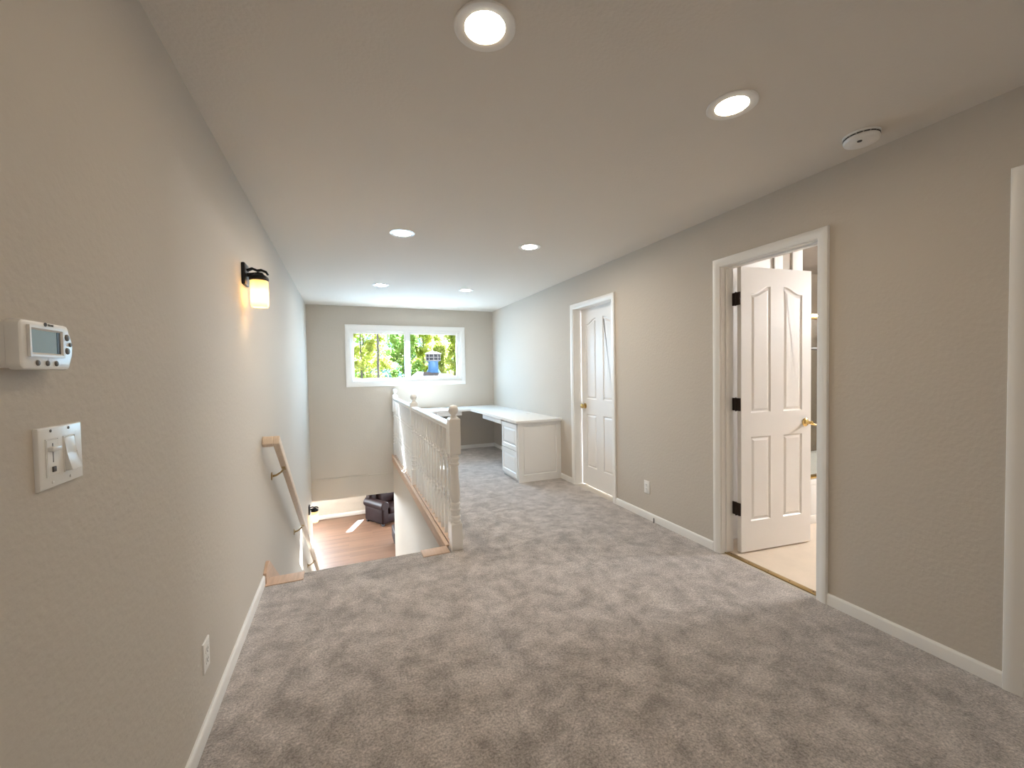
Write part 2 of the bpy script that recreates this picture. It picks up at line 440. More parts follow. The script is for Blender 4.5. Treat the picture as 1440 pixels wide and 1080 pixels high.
def jamb(parent, D, mat='trim', stop=None):
    y0, y1, _, z = D; b = MB(); t = 0.004
    b.box(XR - 0.002, XR + WT + 0.002, y1 - t, y1, 0, z); b.box(XR - 0.002, XR + WT + 0.002, y0, y0 + t, 0, z)
    b.box(XR - 0.002, XR + WT + 0.002, y0 + t, y1 - t, z - t, z)
    if stop:
        s0, s1 = stop
        b.box(s0, s1, y1 - t - 0.011, y1 - t, 0, z - t); b.box(s0, s1, y0 + t, y0 + t + 0.011, 0, z - t)
        b.box(s0, s1, y0 + t + 0.011, y1 - t - 0.011, z - t - 0.011, z - t)
    return obj('jamb', b, mat, parent)

# door 1 : closed four-panel door past the desk
d1 = thing('door_1', (XR, 3.827, 0), kind='structure')
CASP = [(o, d) for o, d in CAS]
obj('casing', MB().strip(casing_u(D1[0], D1[1], D1[3]), [(-o, d) for o, d in CAS], WR), 'trim', d1)
jamb(d1, D1, stop=None)
lf = door_leaf(d1, frame((2.600, 4.186, 0.013), (0, -1, 0), (0, 0, 1), (-1, 0, 0)), 0.722, 2.0465)
knob(lf, frame((2.600, 4.118, 0.936), (0, 1, 0), (0, 0, 1), (-1, 0, 0)))
# door 2 : open bathroom door
d2 = thing('door_2', (XR, 1.838, 0), kind='structure')
obj('casing', MB().strip(casing_u(D2[0], D2[1], D2[3]), [(-o, d) for o, d in CAS], WR), 'trim', d2)
jamb(d2, D2, stop=(XR + 0.035, XR + 0.07))
ud = Vector((0.644, -0.069, 0)).normalized(); nd = Vector((ud.y, -ud.x, 0))   # towards the camera (-y)
A2 = Vector((2.618, 2.0925, 0.015))
lf2 = door_leaf(d2, frame(A2, ud, (0, 0, 1), nd), 0.655, 2.050)
lever(lf2, frame(A2 + ud * 0.598 + Vector((0, 0, 0.915)), ud, (0, 0, 1), nd))
for z in (1.842, 1.085, 0.326):
    b = MB()
    b.box(2.608, 2.6165, 2.094, 2.128, z - 0.046, z + 0.046, 0.001)
    b.box(2.612, 2.6205, 2.128, 2.164, z - 0.046, z + 0.046, 0.001)
    b.lathe([(0, -0.05), (0.004, -0.05), (0.0055, -0.046), (0.0055, 0.046), (0.004, 0.05), (0, 0.05)], (2.609, 2.129, z), 'Z', 12)
    obj('hinge', b, 'bronze', d2, label='dark bronze butt hinge')
# door 3 : casing at the right edge of the view, closed
d3 = thing('door_3', (XR, 0.36, 0), kind='structure')
obj('casing', MB().strip(casing_u(D3[0], D3[1], D3[3]), [(-o, d) for o, d in CAS], WR), 'trim', d3)
jamb(d3, D3)
door_leaf(d3, frame((2.580, 0.722, 0.012), (0, -1, 0), (0, 0, 1), (-1, 0, 0)), 0.716, 2.05)

# ------------------------------------------------------------------ baseboards
BP = [(0, 0), (0.013, 0), (0.013, 0.052), (0.011, 0.059), (0.006, 0.064), (0, 0.064)]
def base_x(name, x, s, runs):
    b = MB()
    for y0, y1 in runs:
        b.prism([(s * d, z) for d, z in BP], frame((x, 0, 0), (1, 0, 0), (0, 0, 1), (0, 1, 0)), y0, y1)
    return struct(name, b, 'trim')
base_x('baseboard_left', XL, 1, [(YREAR, 3.026)])
base_x('baseboard_right', XR, -1, [(5.09, YB), (D1[1] + 0.057, 4.538), (D2[1] + 0.062, D1[0] - 0.057), (D3[1] + 0.057, D2[0] - 0.057), (YREAR, -0.057)])
b = MB(); b.prism([(-d, z) for d, z in BP], frame((0, YB, 0), (0, 1, 0), (0, 0, 1), (1, 0, 0)), XK + 0.11, XR)
struct('baseboard_back', b, 'trim')

# ------------------------------------------------------------------ trims of the stairwell
b = MB()
b.box(0.698, XK, YS, YB, -0.105, -0.001, 0.003)                     # fascia along the stairwell edge
b.box(0.690, 0.722, YS, YB, -0.012, 0.010, 0.004)                  # rounded lip on top of it
struct('trim_1', b, 'oak')
b = MB()
b.box(XL + 0.002, -0.289, 3.004, YS + 0.004, -0.012, 0.004, 0.003)
struct('trim_2', b, 'oak')
b = MB(); b.box(0.500, 0.700, 3.004, YS + 0.004, -0.012, 0.004, 0.003); struct('trim_3', b, 'oak')
# skirt board on the left wall following the stairs
mS = frame((XL, 0, 0), (0, 1, 0), (0, 0, 1), (1, 0, 0)); sl = RISE / RUN
b = MB(); b.prism([(3.030, 0.004), (3.030, 0.075), (3.130, 0.112), (3.160, 0.105), (6.6, 0.105 - 3.44 * sl), (6.6, -0.13 - 3.44 * sl), (3.16, -0.13)], mS, 0.001, 0.019)
struct('trim_4', b, 'oak')
# ledge line where the upper wall meets the header
struct('trim_5', MB().box(XL, XK, YB - 0.012, YB, -0.30, -0.278, 0.004), 'paint')

# ------------------------------------------------------------------ window 1
w1 = thing('window_1', (1.002, YB, 1.218), kind='structure')
WB = frame((0, YB, 0), (1, 0, 0), (0, 0, 1), (0, -1, 0))
loop = [(WIN[0], WIN[2]), (WIN[0], WIN[3]), (WIN[1], WIN[3]), (WIN[1], WIN[2])]
obj('casing', MB().strip(loop, [(-o * 0.070 / 0.057, d) for o, d in CAS], WB, True), 'trim', w1)
fr = [(0, -0.14), (0, -0.012), (0.028, -0.012), (0.028, -0.14)]
obj('window_frame', MB().strip(loop, fr, WB, True), 'trim', w1)
def sash(x0, x1, z0, z1, w, d0, d1, px0, px1, pz0, pz1):
    b = MB()
    b.box(x0, px0, YB + d0, YB + d1, z0, z1, 0.003); b.box(px1, x1, YB + d0, YB + d1, z0, z1, 0.003)
    b.box(px0, px1, YB + d0, YB + d1, z0, pz0, 0.003); b.box(px0, px1, YB + d0, YB + d1, pz1, z1, 0.003)
    s_ = obj('sash', b, 'trim', w1)
    obj('pane', MB().box(px0 - 0.004, px1 + 0.004, YB + (d0 + d1) / 2 - 0.002, YB + (d0 + d1) / 2 + 0.002, pz0 - 0.004, pz1 + 0.004), 'pane', s_)
sash(0.120, 1.000, 1.246, 2.050, 0, 0.062, 0.098, 0.150, 0.950, 1.283, 2.012)
sash(0.972, 1.884, 1.246, 2.050, 0, 0.022, 0.058, 1.040, 1.832, 1.300, 2.012)
obj('latch', MB().box(0.990, 1.020, YB + 0.006, YB + 0.024, 1.48, 1.545, 0.004), 'plastic', w1)
# lower-room windows, including the unseen one added for stairwell light
for i, (wn, sd) in enumerate(((LWIN, 2), (LWIN2, 3), (LWIN_ADDED, 4))):
    wo = thing('window_%d' % sd, ((wn[0] + wn[1]) / 2, YLB, wn[2]), kind='structure')
    lp = [(wn[0], wn[2]), (wn[0], wn[3]), (wn[1], wn[3]), (wn[1], wn[2])]
    mm = frame((0, YLB, 0), (1, 0, 0), (0, 0, 1), (0, -1, 0))
    obj('casing', MB().strip(lp, [(-o, d) for o, d in CAS], mm, True), 'trim', wo)
    obj('window_frame', MB().strip(lp, [(0, -0.12), (0, -0.03), (0.022, -0.03), (0.022, -0.12)], mm, True), 'trim', wo)
    obj('pane', MB().box(wn[0] + 0.02, wn[1] - 0.02, YLB + 0.06, YLB + 0.064, wn[2] + 0.02, wn[3] - 0.02), 'pane', wo)

# ------------------------------------------------------------------ recessed ceiling lights
def recessed(x, y, label, lens='led'):
    t = thing('recessed_light', (x, y, H), label, 'ceiling light', 'recessed ceiling lights')
    obj('trim_ring', MB().lathe([(0.098, 0.0), (0.098, -0.003), (0.095, -0.005), (0.066, -0.005), (0.064, -0.004), (0.0635, 0.0)], (x, y, H), 'Z', 48), 'plastic', t)
    obj('lens', MB().lathe([(0.0634, -0.0018), (0, -0.002)], (x, y, H), 'Z', 48), lens, t)
    return t
rl = recessed(0.442, 1.259, 'recessed ceiling light level with the smoke detector, on the thermostat wall side')
GL = 'recessed ceiling lights'
dup(rl, (1.523, 1.259, H), 'recessed ceiling light between the smoke detector and the thermostat-side light of its row', GL)
rf_ = recessed(0.446, 3.293, 'recessed ceiling light above the top of the stairs, beside the upper wall sconce', 'led_full')
dup(rf_, (1.531, 3.293, H), 'recessed ceiling light in front of the closed white door', GL)
rw_ = recessed(0.440, 5.283, 'recessed ceiling light above the stair railing, in the row by the window', 'led_far')
dup(rw_, (1.518, 5.283, H), 'recessed ceiling light above the desk cabinet, in the row by the window', GL)

# smoke detector
sx, sy = 2.300, 1.200
t = thing('smoke_detector', (sx, sy, H), 'round white smoke detector on the ceiling near the right wall', 'smoke detector')
obj('base', MB().lathe([(0, 0), (0.072, 0), (0.072, -0.008), (0.066, -0.011), (0, -0.011)], (sx, sy, H), 'Z', 48), 'plastic', t)
obj('cover', MB().lathe([(0.060, -0.014), (0.068, -0.015), (0.070, -0.022), (0.066, -0.033), (0.054, -0.039), (0.030, -0.041), (0, -0.0415)], (sx, sy, H), 'Z', 48), 'plastic', t)
b = MB()
for k in range(16):
    a = 2 * PI * k / 16; m = Matrix.Translation((sx, sy, H - 0.0125)) @ Matrix.Rotation(a, 4, 'Z')
    b.box(0.052, 0.0695, -0.010, 0.010, -0.002, 0.002, 0, 2, m)
obj('vent_slots', b, 'slot', t)
obj('test_button', MB().lathe([(0.0, -0.0435), (0.009, -0.043), (0.010, -0.038)], (sx - 0.036, sy - 0.012, H), 'Z', 20), 'ink', t)

# ------------------------------------------------------------------ thermostat
def ty(y): return y
t = thing('thermostat', (XL, 0.98, 1.364), 'white programmable thermostat with blue grey screen on the wall above the double switch', 'thermostat')
FX = -0.486
mW = frame((XL, 0, 0), (0, 1, 0), (0, 0, 1), (1, 0, 0))
def rounded(y0, y1, z0, z1, bul=0.0, r=0.012):
    pts = []
    def arc(cy, cz, a0):
        for k in range(6):
            a = a0 + PI / 2 * k / 5; pts.append((cy + r * math.cos(a), cz + r * math.sin(a)))
    arc(y1 - r, z1 - r, 0); arc(y0 + r, z1 - r, PI / 2); arc(y0 + r, z0 + r, PI); arc(y1 - r, z0 + r, 1.5 * PI)
    if bul:
        c = (z0 + z1) / 2; hh = (z1 - z0) / 2
        for k in range(1, 8):
            v = -1 + 2 * k / 8.0
            pts.append((y1 + bul * (1 - v * v), c + v * (hh - r)))
    return pts
def cover(poly, d0, d1, bev=0.006):
    """plastic cap: straight sides then a rounded rim"""
    b = bmesh.new(); rings = []
    for ins, d in ((0, d0), (0, d1 - bev), (bev * 0.3, d1 - bev * 0.3), (bev, d1)):
        rings.append([b.verts.new((u, v, d)) for u, v in inset(poly, ins)])
    n = len(poly)
    for a, c in zip(rings, rings[1:]):
        for k in range(n): b.faces.new((a[k], a[(k + 1) % n], c[(k + 1) % n], c[k]))
    b.faces.new(rings[0][::-1]); b.faces.new(rings[-1])
    bmesh.ops.recalc_face_normals(b, faces=b.faces); return b
obj('wall_plate', MB().add(cover(rounded(0.921, 1.050, 1.368, 1.446, 0.003), -0.002, 0.0165, 0.002), mW), 'plastic', t)
# housing with a sunk screen window
HZ = FX - XL
b = MB().add(cover(rounded(0.918, 1.052, 1.365, 1.449, 0.010), 0.0182, HZ, 0.005), mW)
hs = obj('housing', b, 'plastic', t)
b = MB().strip([(0.936, 1.387), (0.936, 1.440), (1.027, 1.440), (1.027, 1.387)], [(0, HZ - 0.002), (0, HZ + 0.004), (0.004, HZ + 0.004), (0.008, HZ + 0.0005), (0.008, HZ - 0.002)], mW, True)
obj('screen_bezel', b, 'plastic', t)
obj('screen', MB().prism(rect(0.943, 1.019, 1.392, 1.436), mW, HZ - 0.003, HZ + 0.0012), 'lcd', t)
obj('screen_border', MB().prism(rect(1.010, 1.0195, 1.3925, 1.4355), mW, HZ - 0.002, HZ + 0.0016), 'dark', t)
for y, z, r in ((0.959, 1.3765, 0.0048), (0.984, 1.3765, 0.0048), (1.008, 1.3765, 0.0048), (1.042, 1.426, 0.0062), (1.042, 1.401, 0.0062), (1.051, 1.4135, 0.0040)):
    obj('button', MB().lathe([(r, -0.002), (r, 0.0012), (r * 0.7, 0.0022), (0, 0.0024)], (FX, y, z), 'X', 20), 'plastic_dim', t)
def text_mesh(s, size, m, depth=0.0006):
    cu = bpy.data.curves.new('text', 'FONT'); cu.body = s; cu.size = size; cu.extrude = depth / 2
    o = bpy.data.objects.new('text', cu); C.objects.link(o)
    dg = bpy.context.evaluated_depsgraph_get(); me = bpy.data.meshes.new_from_object(o.evaluated_get(dg))
    b = bmesh.new(); b.from_mesh(me); bpy.data.objects.remove(o); bpy.data.curves.remove(cu); bpy.data.meshes.remove(me)
    bmesh.ops.transform(b, matrix=m, verts=b.verts); return b
mF = frame((FX + 0.0004, 0, 0), (0, 1, 0), (0, 0, 1), (1, 0, 0))
b = MB().add(text_mesh('TRANE', 0.0052, mF @ Matrix.Translation((0.9885, 1.4425, 0))))
b.lathe([(0.0036, 0), (0.0036, 0.0006), (0.0022, 0.0006), (0.0022, 0)], (FX, 0.983, 1.4445), 'X', 20)
b.box(FX, FX + 0.0008, 0.9800, 0.9862, 1.4458, 1.4470); b.box(FX, FX + 0.0008, 0.9824, 0.9838, 1.4418, 1.4464)
obj('emblem', b, 'ink', t, label='small dark round emblem and lettering')

# ------------------------------------------------------------------ double switch
t = thing('light_switch', (XL, 1.07, 1.144), 'white double switch plate with slide dimmer and rocker below the thermostat', 'light switch')
pl = cover(rect(1.004, 1.137, 1.144, 1.259), 0, 0.0075, 0.004)
obj('plate', MB().add(pl, mW), 'plastic', t)
PX = 0.0075
def dec(y0, y1):
    b = MB().strip([(y0, 1.166), (y0, 1.237), (y1, 1.237), (y1, 1.166)], [(0, PX - 0.001), (0, PX + 0.0012), (0.0018, PX + 0.0012), (0.0018, PX - 0.001)], mW, True); return b
dm = obj('dimmer', dec(1.021, 1.058).add(MB().prism(rect(1.0235, 1.0555, 1.1685, 1.2345), mW, PX - 0.001, PX + 0.0015).bm.copy()), 'plastic', t)
obj('groove', MB().prism(rect(1.0385, 1.0405, 1.192, 1.228), mW, PX + 0.001, PX + 0.0018), 'slot', dm)
obj('slider', MB().box(XL + PX, XL + PX + 0.009, 1.026, 1.053, 1.213, 1.222, 0.002), 'plastic', dm)
obj('toggle', MB().box(XL + PX, XL + PX + 0.004, 1.035, 1.044, 1.174, 1.184, 0.001), 'ink', dm)
rk = obj('rocker', MB().prism([(1.234, 0.0), (1.234, PX + 0.0015), (1.202, PX + 0.0035), (1.169, PX + 0.0125), (1.169, 0.0)],
          frame((XL, 0, 0), (0, 0, 1), (1, 0, 0), (0, 1, 0)), 1.0755, 1.1075, 0.0012), 'plastic', t)
obj('rocker_frame', dec(1.073, 1.110), 'plastic', t)
for y in (1.038, 1.092):
    for z in (1.2515, 1.1545):
        obj('screw', MB().lathe([(0.0028, -0.001), (0.0028, 0.0008), (0.0015, 0.0013), (0, 0.0013)], (XL + PX, y, z), 'X', 12), 'plastic_dim' if z > 1.2 else 'plastic', t)

# ------------------------------------------------------------------ outlets
def outlet(x, s, yc, zc, label):
    t = thing('wall_outlet', (x, yc, zc - 0.057), label, 'wall outlet')
    m = frame((x, yc, zc), (0, s, 0), (0, 0, 1), (s, 0, 0)) if s > 0 else frame((x, yc, zc), (0, -1, 0), (0, 0, 1), (-1, 0, 0))
    obj('plate', MB().add(cover(rect(-0.035, 0.035, -0.057, 0.057), 0, 0.006, 0.003), m), 'plastic', t)
    for dz in (0.0195, -0.0195):
        pts = []
        for k in range(24):
            a = 2 * PI * k / 24; pts.append((0.0172 * math.cos(a), max(-0.0135, min(0.0135, 0.0172 * math.sin(a))) + dz))
        rc = obj('receptacle', MB().prism(pts, m, 0.004, 0.0078), 'plastic', t)
        b = MB()
        b.prism(rect(-0.0075, -0.0052, dz - 0.001, dz + 0.0085), m, 0.0070, 0.0083); b.prism(rect(0.0052, 0.0075, dz - 0.001, dz + 0.0075), m, 0.0070, 0.0083)
        b.prism(rect(-0.0022, 0.0022, dz - 0.0095, dz - 0.005), m, 0.0070, 0.0083)
        obj('slots', b, 'slot', rc)
    b = MB(); b.lathe([(0.0028, 0.005), (0.0028, 0.0068), (0, 0.0073)], (0, 0, 0), 'Z', 12, m); obj('screw', b, 'plastic', t)
    return t
outlet(XL, 1, 1.872, 0.288, 'white wall outlet low on the thermostat wall above the baseboard')
outlet(XR, -1, 2.953, 0.287, 'white wall outlet between the closed door and the bathroom door')

# cable stub by the baseboard
b = MB().tube([(2.478, 2.842, -0.004), (2.482, 2.843, 0.012), (2.488, 2.850, 0.030), (2.489, 2.852, 0.038)], 0.0035, 10)
tag(obj('cable_stub', b, 'dark'), 'short black cable stub poking from the carpet against the baseboard', 'cable')

# ------------------------------------------------------------------ sconces
def sconce(yc, zoff, label):
    z0 = zoff
    t = thing('wall_sconce', (XL, yc, 1.74 + z0), label, 'wall light', 'wall sconces along the stair wall')
    obj('back_plate', MB().box(XL, XL + 0.020, yc - 0.052, yc + 0.052, 1.868 + z0, 1.992 + z0, 0.006), 'iron', t)
    b = MB()
    b.tube([(XL + 0.018, yc, 1.930 + z0), (XL + 0.050, yc, 1.935 + z0), (-0.443, yc, 1.940 + z0)], 0.011, 12)
    pts = [(XL + 0.018, yc, 1.955 + z0), (-0.475, yc, 1.968 + z0), (-0.450, yc, 1.958 + z0), (-0.430, yc, 1.962 + z0), (-0.405, yc, 1.952 + z0), (-0.398, yc, 1.938 + z0)]
    for dy in (-0.010, 0.010): b.tube([(p[0], p[1] + dy, p[2]) for p in pts], 0.006, 10)
    obj('arm', b, 'iron', t)
    obj('collar', MB().lathe([(0, 1.946), (0.020, 1.946), (0.026, 1.936), (0.047, 1.922), (0.050, 1.914), (0.050, 1.904), (0.044, 1.900), (0, 1.900)], (-0.443, yc, z0), 'Z', 32), 'iron', t)
    obj('lamp_shade', MB().lathe([(0.040, 1.903), (0.046, 1.898), (0.0465, 1.765), (0.044, 1.752), (0.038, 1.745), (0.036, 1.747), (0.0415, 1.755), (0.0435, 1.766), (0.043, 1.896), (0.040, 1.903)], (-0.443, yc, z0), 'Z', 40), 'shade', t)
    obj('bulb', MB().lathe([(0, 1.775), (0.012, 1.778), (0.017, 1.790), (0.015, 1.808), (0.009, 1.828), (0.007, 1.850), (0, 1.850)], (-0.443, yc, z0), 'Z', 16), 'bulb', t)
    return t
s1 = sconce(2.768, 0, 'lit black wall sconce with frosted amber glass shade high on the wall above the handrail')
s2 = dup(s1, (XL, 6.43, 1.74 - 2.485), 'lit black wall sconce down at the foot of the stairwell', 'wall sconces along the stair wall')

# ------------------------------------------------------------------ handrail
t = thing('handrail', (XL, 3.15, 0.9), 'pale oak wall handrail with a mitred return, sloping down the stair wall', 'handrail')
th = math.atan(0.70); tv = Vector((0, math.cos(th), -math.sin(th))); nv = Vector((0, math.sin(th), math.cos(th)))
mR = frame((XL, 3.165, 0.945), (1, 0, 0), tv, nv)      # u across, v down the slope, w up from the rail
b = MB()
LR = 4.35
b.box(0.0645, 0.1045, 0.0, LR, -0.062, 0.0, 0.006, 3, mR)
b.box(0.001, 0.066, 0.0, 0.045, -0.062, 0.0, 0.006, 3, mR)
obj('rail', b, 'rail_oak', t)
def bracket(yy):
    s = (yy - 3.165) / tv.y; zc = 0.945 + tv.z * s - 0.062 * nv.z; yc = yy
    b = MB()
    b.lathe([(0, 0), (0.030, 0), (0.030, 0.004), (0.012, 0.009), (0, 0.009)], (XL, yc - 0.02, zc - 0.055), 'X', 24)
    b.tube([(XL + 0.006, yc - 0.02, zc - 0.055), (XL + 0.030, yc - 0.018, zc - 0.052), (XL + 0.060, yc - 0.010, zc - 0.034), (XL + 0.078, yc - 0.002, zc - 0.014), (XL + 0.084, yc, zc - 0.001)], [0.009, 0.0075, 0.0065, 0.007, 0.009], 12)
    b.box(0.0725, 0.0965, s - 0.03, s + 0.03, -0.065, -0.0615, 0.001, 2, mR)
    obj('bracket', b, 'antique', t, label='antique brass handrail bracket')
for yy in (3.50, 4.72, 6.05): bracket(yy)

# ------------------------------------------------------------------ railing
t = thing('stair_railing', (0.762, 3.062, 0), 'white turned wooden stair railing with three ball-top newel posts', 'railing')
NX = 0.7605
def turned(b, xc, yc, sq, blocks, prof, z0=0.0):
    for za, zb, ch in blocks:
        bb = bmesh.new(); h = sq / 2
        q = []
        for z, f in ((za, 1 - 0.25 * ch[0]), (za + 0.012 * ch[0], 1), (zb - 0.012 * ch[1], 1), (zb, 1 - 0.25 * ch[1])):
            q.append([bb.verts.new((xc + sx_ * h * f, yc + sy_ * h * f, z)) for sx_, sy_ in ((-1, -1), (1, -1), (1, 1), (-1, 1))])
        for a, c in zip(q, q[1:]):
            for k in range(4):
                if (a[k].co - c[k].co).length > 1e-6: bb.faces.new((a[k], a[(k + 1) % 4], c[(k + 1) % 4], c[k]))
        bb.faces.new(q[0][::-1]); bb.faces.new(q[-1]); bmesh.ops.recalc_face_normals(bb, faces=bb.faces); b.add(bb)
    b.lathe(prof, (xc, yc, z0), 'Z', 24)
NEWP = [(0.034, 0.195), (0.040, 0.205), (0.041, 0.215), (0.034, 0.222), (0.034, 0.230), (0.041, 0.240), (0.041, 0.250), (0.034, 0.258), (0.034, 0.285), (0.040, 0.293),
        (0.041, 0.305), (0.034, 0.314), (0.033, 0.335), (0.039, 0.343), (0.039, 0.352), (0.033, 0.360), (0.036, 0.385), (0.040, 0.420), (0.040, 0.450), (0.036, 0.500), (0.031, 0.560),
        (0.028, 0.620), (0.0285, 0.638), (0.037, 0.645), (0.038, 0.658), (0.031, 0.665), (0.031, 0.678), (0.038, 0.685), (0.038, 0.697), (0.032, 0.705), (0.032, 0.718), (0.036, 0.724), (0.034, 0.735)]
BALL = [(0.034, 1.000), (0.030, 1.012), (0.022, 1.020), (0.019, 1.028), (0.025, 1.034), (0.034, 1.046), (0.0385, 1.062), (0.0375, 1.078), (0.031, 1.092), (0.018, 1.101), (0, 1.104)]
newels = []
for yc in (3.0625, 5.015, 6.995):
    b = MB(); turned(b, NX, yc, 0.085, [(0.0, 0.208, (0, 1)), (0.722, 1.008, (1, 1))], NEWP)
    nw = obj('newel_post', b, 'trim', t)
    obj('ball_finial', MB().lathe(BALL, (NX, yc, 0), 'Z', 28), 'trim', nw)
BALP = [(0.0125, 0.262), (0.016, 0.272), (0.016, 0.280), (0.011, 0.288), (0.011, 0.300), (0.0155, 0.308), (0.0155, 0.318), (0.011, 0.326), (0.011, 0.352), (0.0155, 0.360), (0.0155, 0.370),
        (0.0115, 0.378), (0.0145, 0.410), (0.0155, 0.440), (0.0135, 0.500), (0.0115, 0.570), (0.0105, 0.640), (0.0155, 0.648), (0.0155, 0.660), (0.011, 0.667), (0.011, 0.680), (0.0155, 0.687), (0.0155, 0.698), (0.0125, 0.706)]
bal0 = None
def balusters(y0, y1, n):
    global bal0
    for k in range(n):
        y = y0 + (y1 - y0) * (k + 1) / (n + 1)
        if bal0 is None:
            b = MB(); turned(b, NX, y, 0.033, [(0.012, 0.268, (0, 1)), (0.700, 0.912, (1, 0))], BALP)
            bal0 = obj('baluster', b, 'trim', t); bal0['y0'] = y
        else:
            c = bal0.copy(); C.objects.link(c); c.parent = t; c.location = (0, y - bal0['y0'], 0)
balusters(3.105, 4.972, 13); balusters(5.058, 6.952, 13)
RAILP = [(-0.030, 0.910), (-0.030, 0.930), (-0.034, 0.936), (-0.034, 0.946), (-0.028, 0.955), (0.028, 0.955), (0.034, 0.946), (0.034, 0.936), (0.030, 0.930), (0.030, 0.910)]
for ya, yb_ in ((3.104, 4.973), (5.057, 6.953)):
    obj('top_rail', MB().prism(RAILP, frame((NX, 0, 0), (1, 0, 0), (0, 0, 1), (0, 1, 0)), ya, yb_), 'trim', t)
    obj('shoe_rail', MB().box(NX - 0.034, NX + 0.03, ya, yb_, 0.0, 0.014, 0.003), 'oak', t, label='raw oak shoe rail')

# ------------------------------------------------------------------ desk
PANEL = [(0.007, -0.010), (0.014, -0.010), (0.036, -0.001)]
def drawer_front(name, parent, m, w, h):
    return obj(name, MB().panelled(w, h, 0.018, [rect(0.045, w - 0.045, 0.05, h - 0.05)], PANEL, m, False), 'lam', parent, smooth=False)
CY0, CX0, CZ = 4.512, 1.885, 0.757     # counter front corner
b = MB()
Lp = [(CX0, CY0), (XR - 0.001, CY0), (XR - 0.001, YB - 0.001), (0.84, YB - 0.001), (0.84, 6.425), (CX0, 6.425)]
ct = thing('desk_countertop', (2.2, 6.0, CZ - 0.032), 'white L-shaped desk countertop running along two walls under the window', 'desk')
obj('worktop', MB().prism(Lp, frame((0, 0, 0), (1, 0, 0), (0, 1, 0), (0, 0, 1)), CZ - 0.032, CZ, 0.003), 'lam', ct)
obj('grommet', MB().lathe([(0.03, 0), (0.03, 0.003), (0.022, 0.004), (0, 0.002)], (2.38, 5.25, CZ), 'Z', 24), 'plastic', ct)
ZC = CZ - 0.032
# pencil drawers under the worktop
pd = obj('drawer', MB().box(1.925, 2.36, 5.10, 5.46, ZC - 0.062, ZC - 0.004, 0.002), 'lam', ct)
pd.location.y = 0.0
b = MB().box(1.905, 1.925, 5.09, 5.87, ZC - 0.066, ZC - 0.001, 0.003); obj('drawer_face', b, 'lam', pd)
pd2 = obj('drawer', MB().box(1.36, 1.72, 6.47, 6.90, ZC - 0.062, ZC - 0.004, 0.002), 'lam', ct)
obj('drawer_face', MB().box(1.335, 1.742, 6.445, 6.465, ZC - 0.066, ZC - 0.001, 0.003), 'lam', pd2)
# cabinet by the closed door
t = thing('drawer_cabinet', (2.21, 4.82, 0), 'white two-drawer cabinet with a framed end panel carrying the near end of the desk', 'cabinet', 'desk cabinets')
obj('body', MB().box(1.938, XR - 0.001, 4.560, 5.085, 0, ZC - 0.0005, 0.001), 'lam', t)
obj('end_panel', MB().panelled(XR - 1.921, ZC, 0.018, [rect(0.062, XR - 1.921 - 0.062, 0.085, ZC - 0.038)], [(0.004, -0.011), (0.014, -0.011), (0.020, -0.007), (0.030, -0.007)], frame((1.920, 4.542, 0), (1, 0, 0), (0, 0, 1), (0, -1, 0)), False), 'lam', t, smooth=False)
mD = frame((1.918, 5.082, 0), (0, -1, 0), (0, 0, 1), (-1, 0, 0))
for z0, z1 in ((0.045, 0.372), (0.380, 0.702)):
    drawer_front('drawer', t, mD @ Matrix.Translation((0.004, z0, 0.006)), 0.502, z1 - z0)
# cabinet behind the railing
t = thing('drawer_cabinet', (1.09, 6.75, 0), 'white two-drawer cabinet under the desk behind the stair railing', 'cabinet', 'desk cabinets')
obj('body', MB().box(0.845, 1.33, 6.475, YB - 0.001, 0, ZC - 0.0005, 0.001), 'lam', t)
mD = frame((0.845, 6.457, 0), (1, 0, 0), (0, 0, 1), (0, -1, 0))
for z0, z1 in ((0.045, 0.372), (0.380, 0.702)):
    drawer_front('drawer', t, mD @ Matrix.Translation((0.004, z0, 0)), 0.478, z1 - z0)

# ------------------------------------------------------------------ bathroom
BX0, BX1 = XR + WT, 5.1
struct('bathroom_floor', MB().box(XR + 0.045, BX1, 0.3, 3.2, -0.05, 0.002), 'vinyl')
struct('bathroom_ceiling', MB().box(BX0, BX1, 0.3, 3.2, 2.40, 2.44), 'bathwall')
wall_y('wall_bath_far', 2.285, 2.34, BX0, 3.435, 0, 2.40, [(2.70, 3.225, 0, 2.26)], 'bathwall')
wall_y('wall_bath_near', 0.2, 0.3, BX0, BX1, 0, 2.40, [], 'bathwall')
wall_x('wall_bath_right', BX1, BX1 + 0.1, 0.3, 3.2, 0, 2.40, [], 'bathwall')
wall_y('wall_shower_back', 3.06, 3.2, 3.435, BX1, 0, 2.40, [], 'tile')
struct('wall_shower_end', MB().box(3.435, 3.562, 2.27, 3.06, 0, 2.40, 0.006), 'trim')
d4 = thing('door_4', (2.96, 2.285, 0), kind='structure')
mB = frame((0, 2.285, 0), (1, 0, 0), (0, 0, 1), (0, -1, 0))
obj('casing', MB().strip([(2.70, 0), (2.70, 2.26), (3.225, 2.26), (3.225, 0)], [(-o * 1.6, d) for o, d in CAS], mB), 'trim', d4)
obj('door_leaf', MB().box(2.702, 3.223, 2.292, 2.325, 0.01, 2.258), 'door', d4)
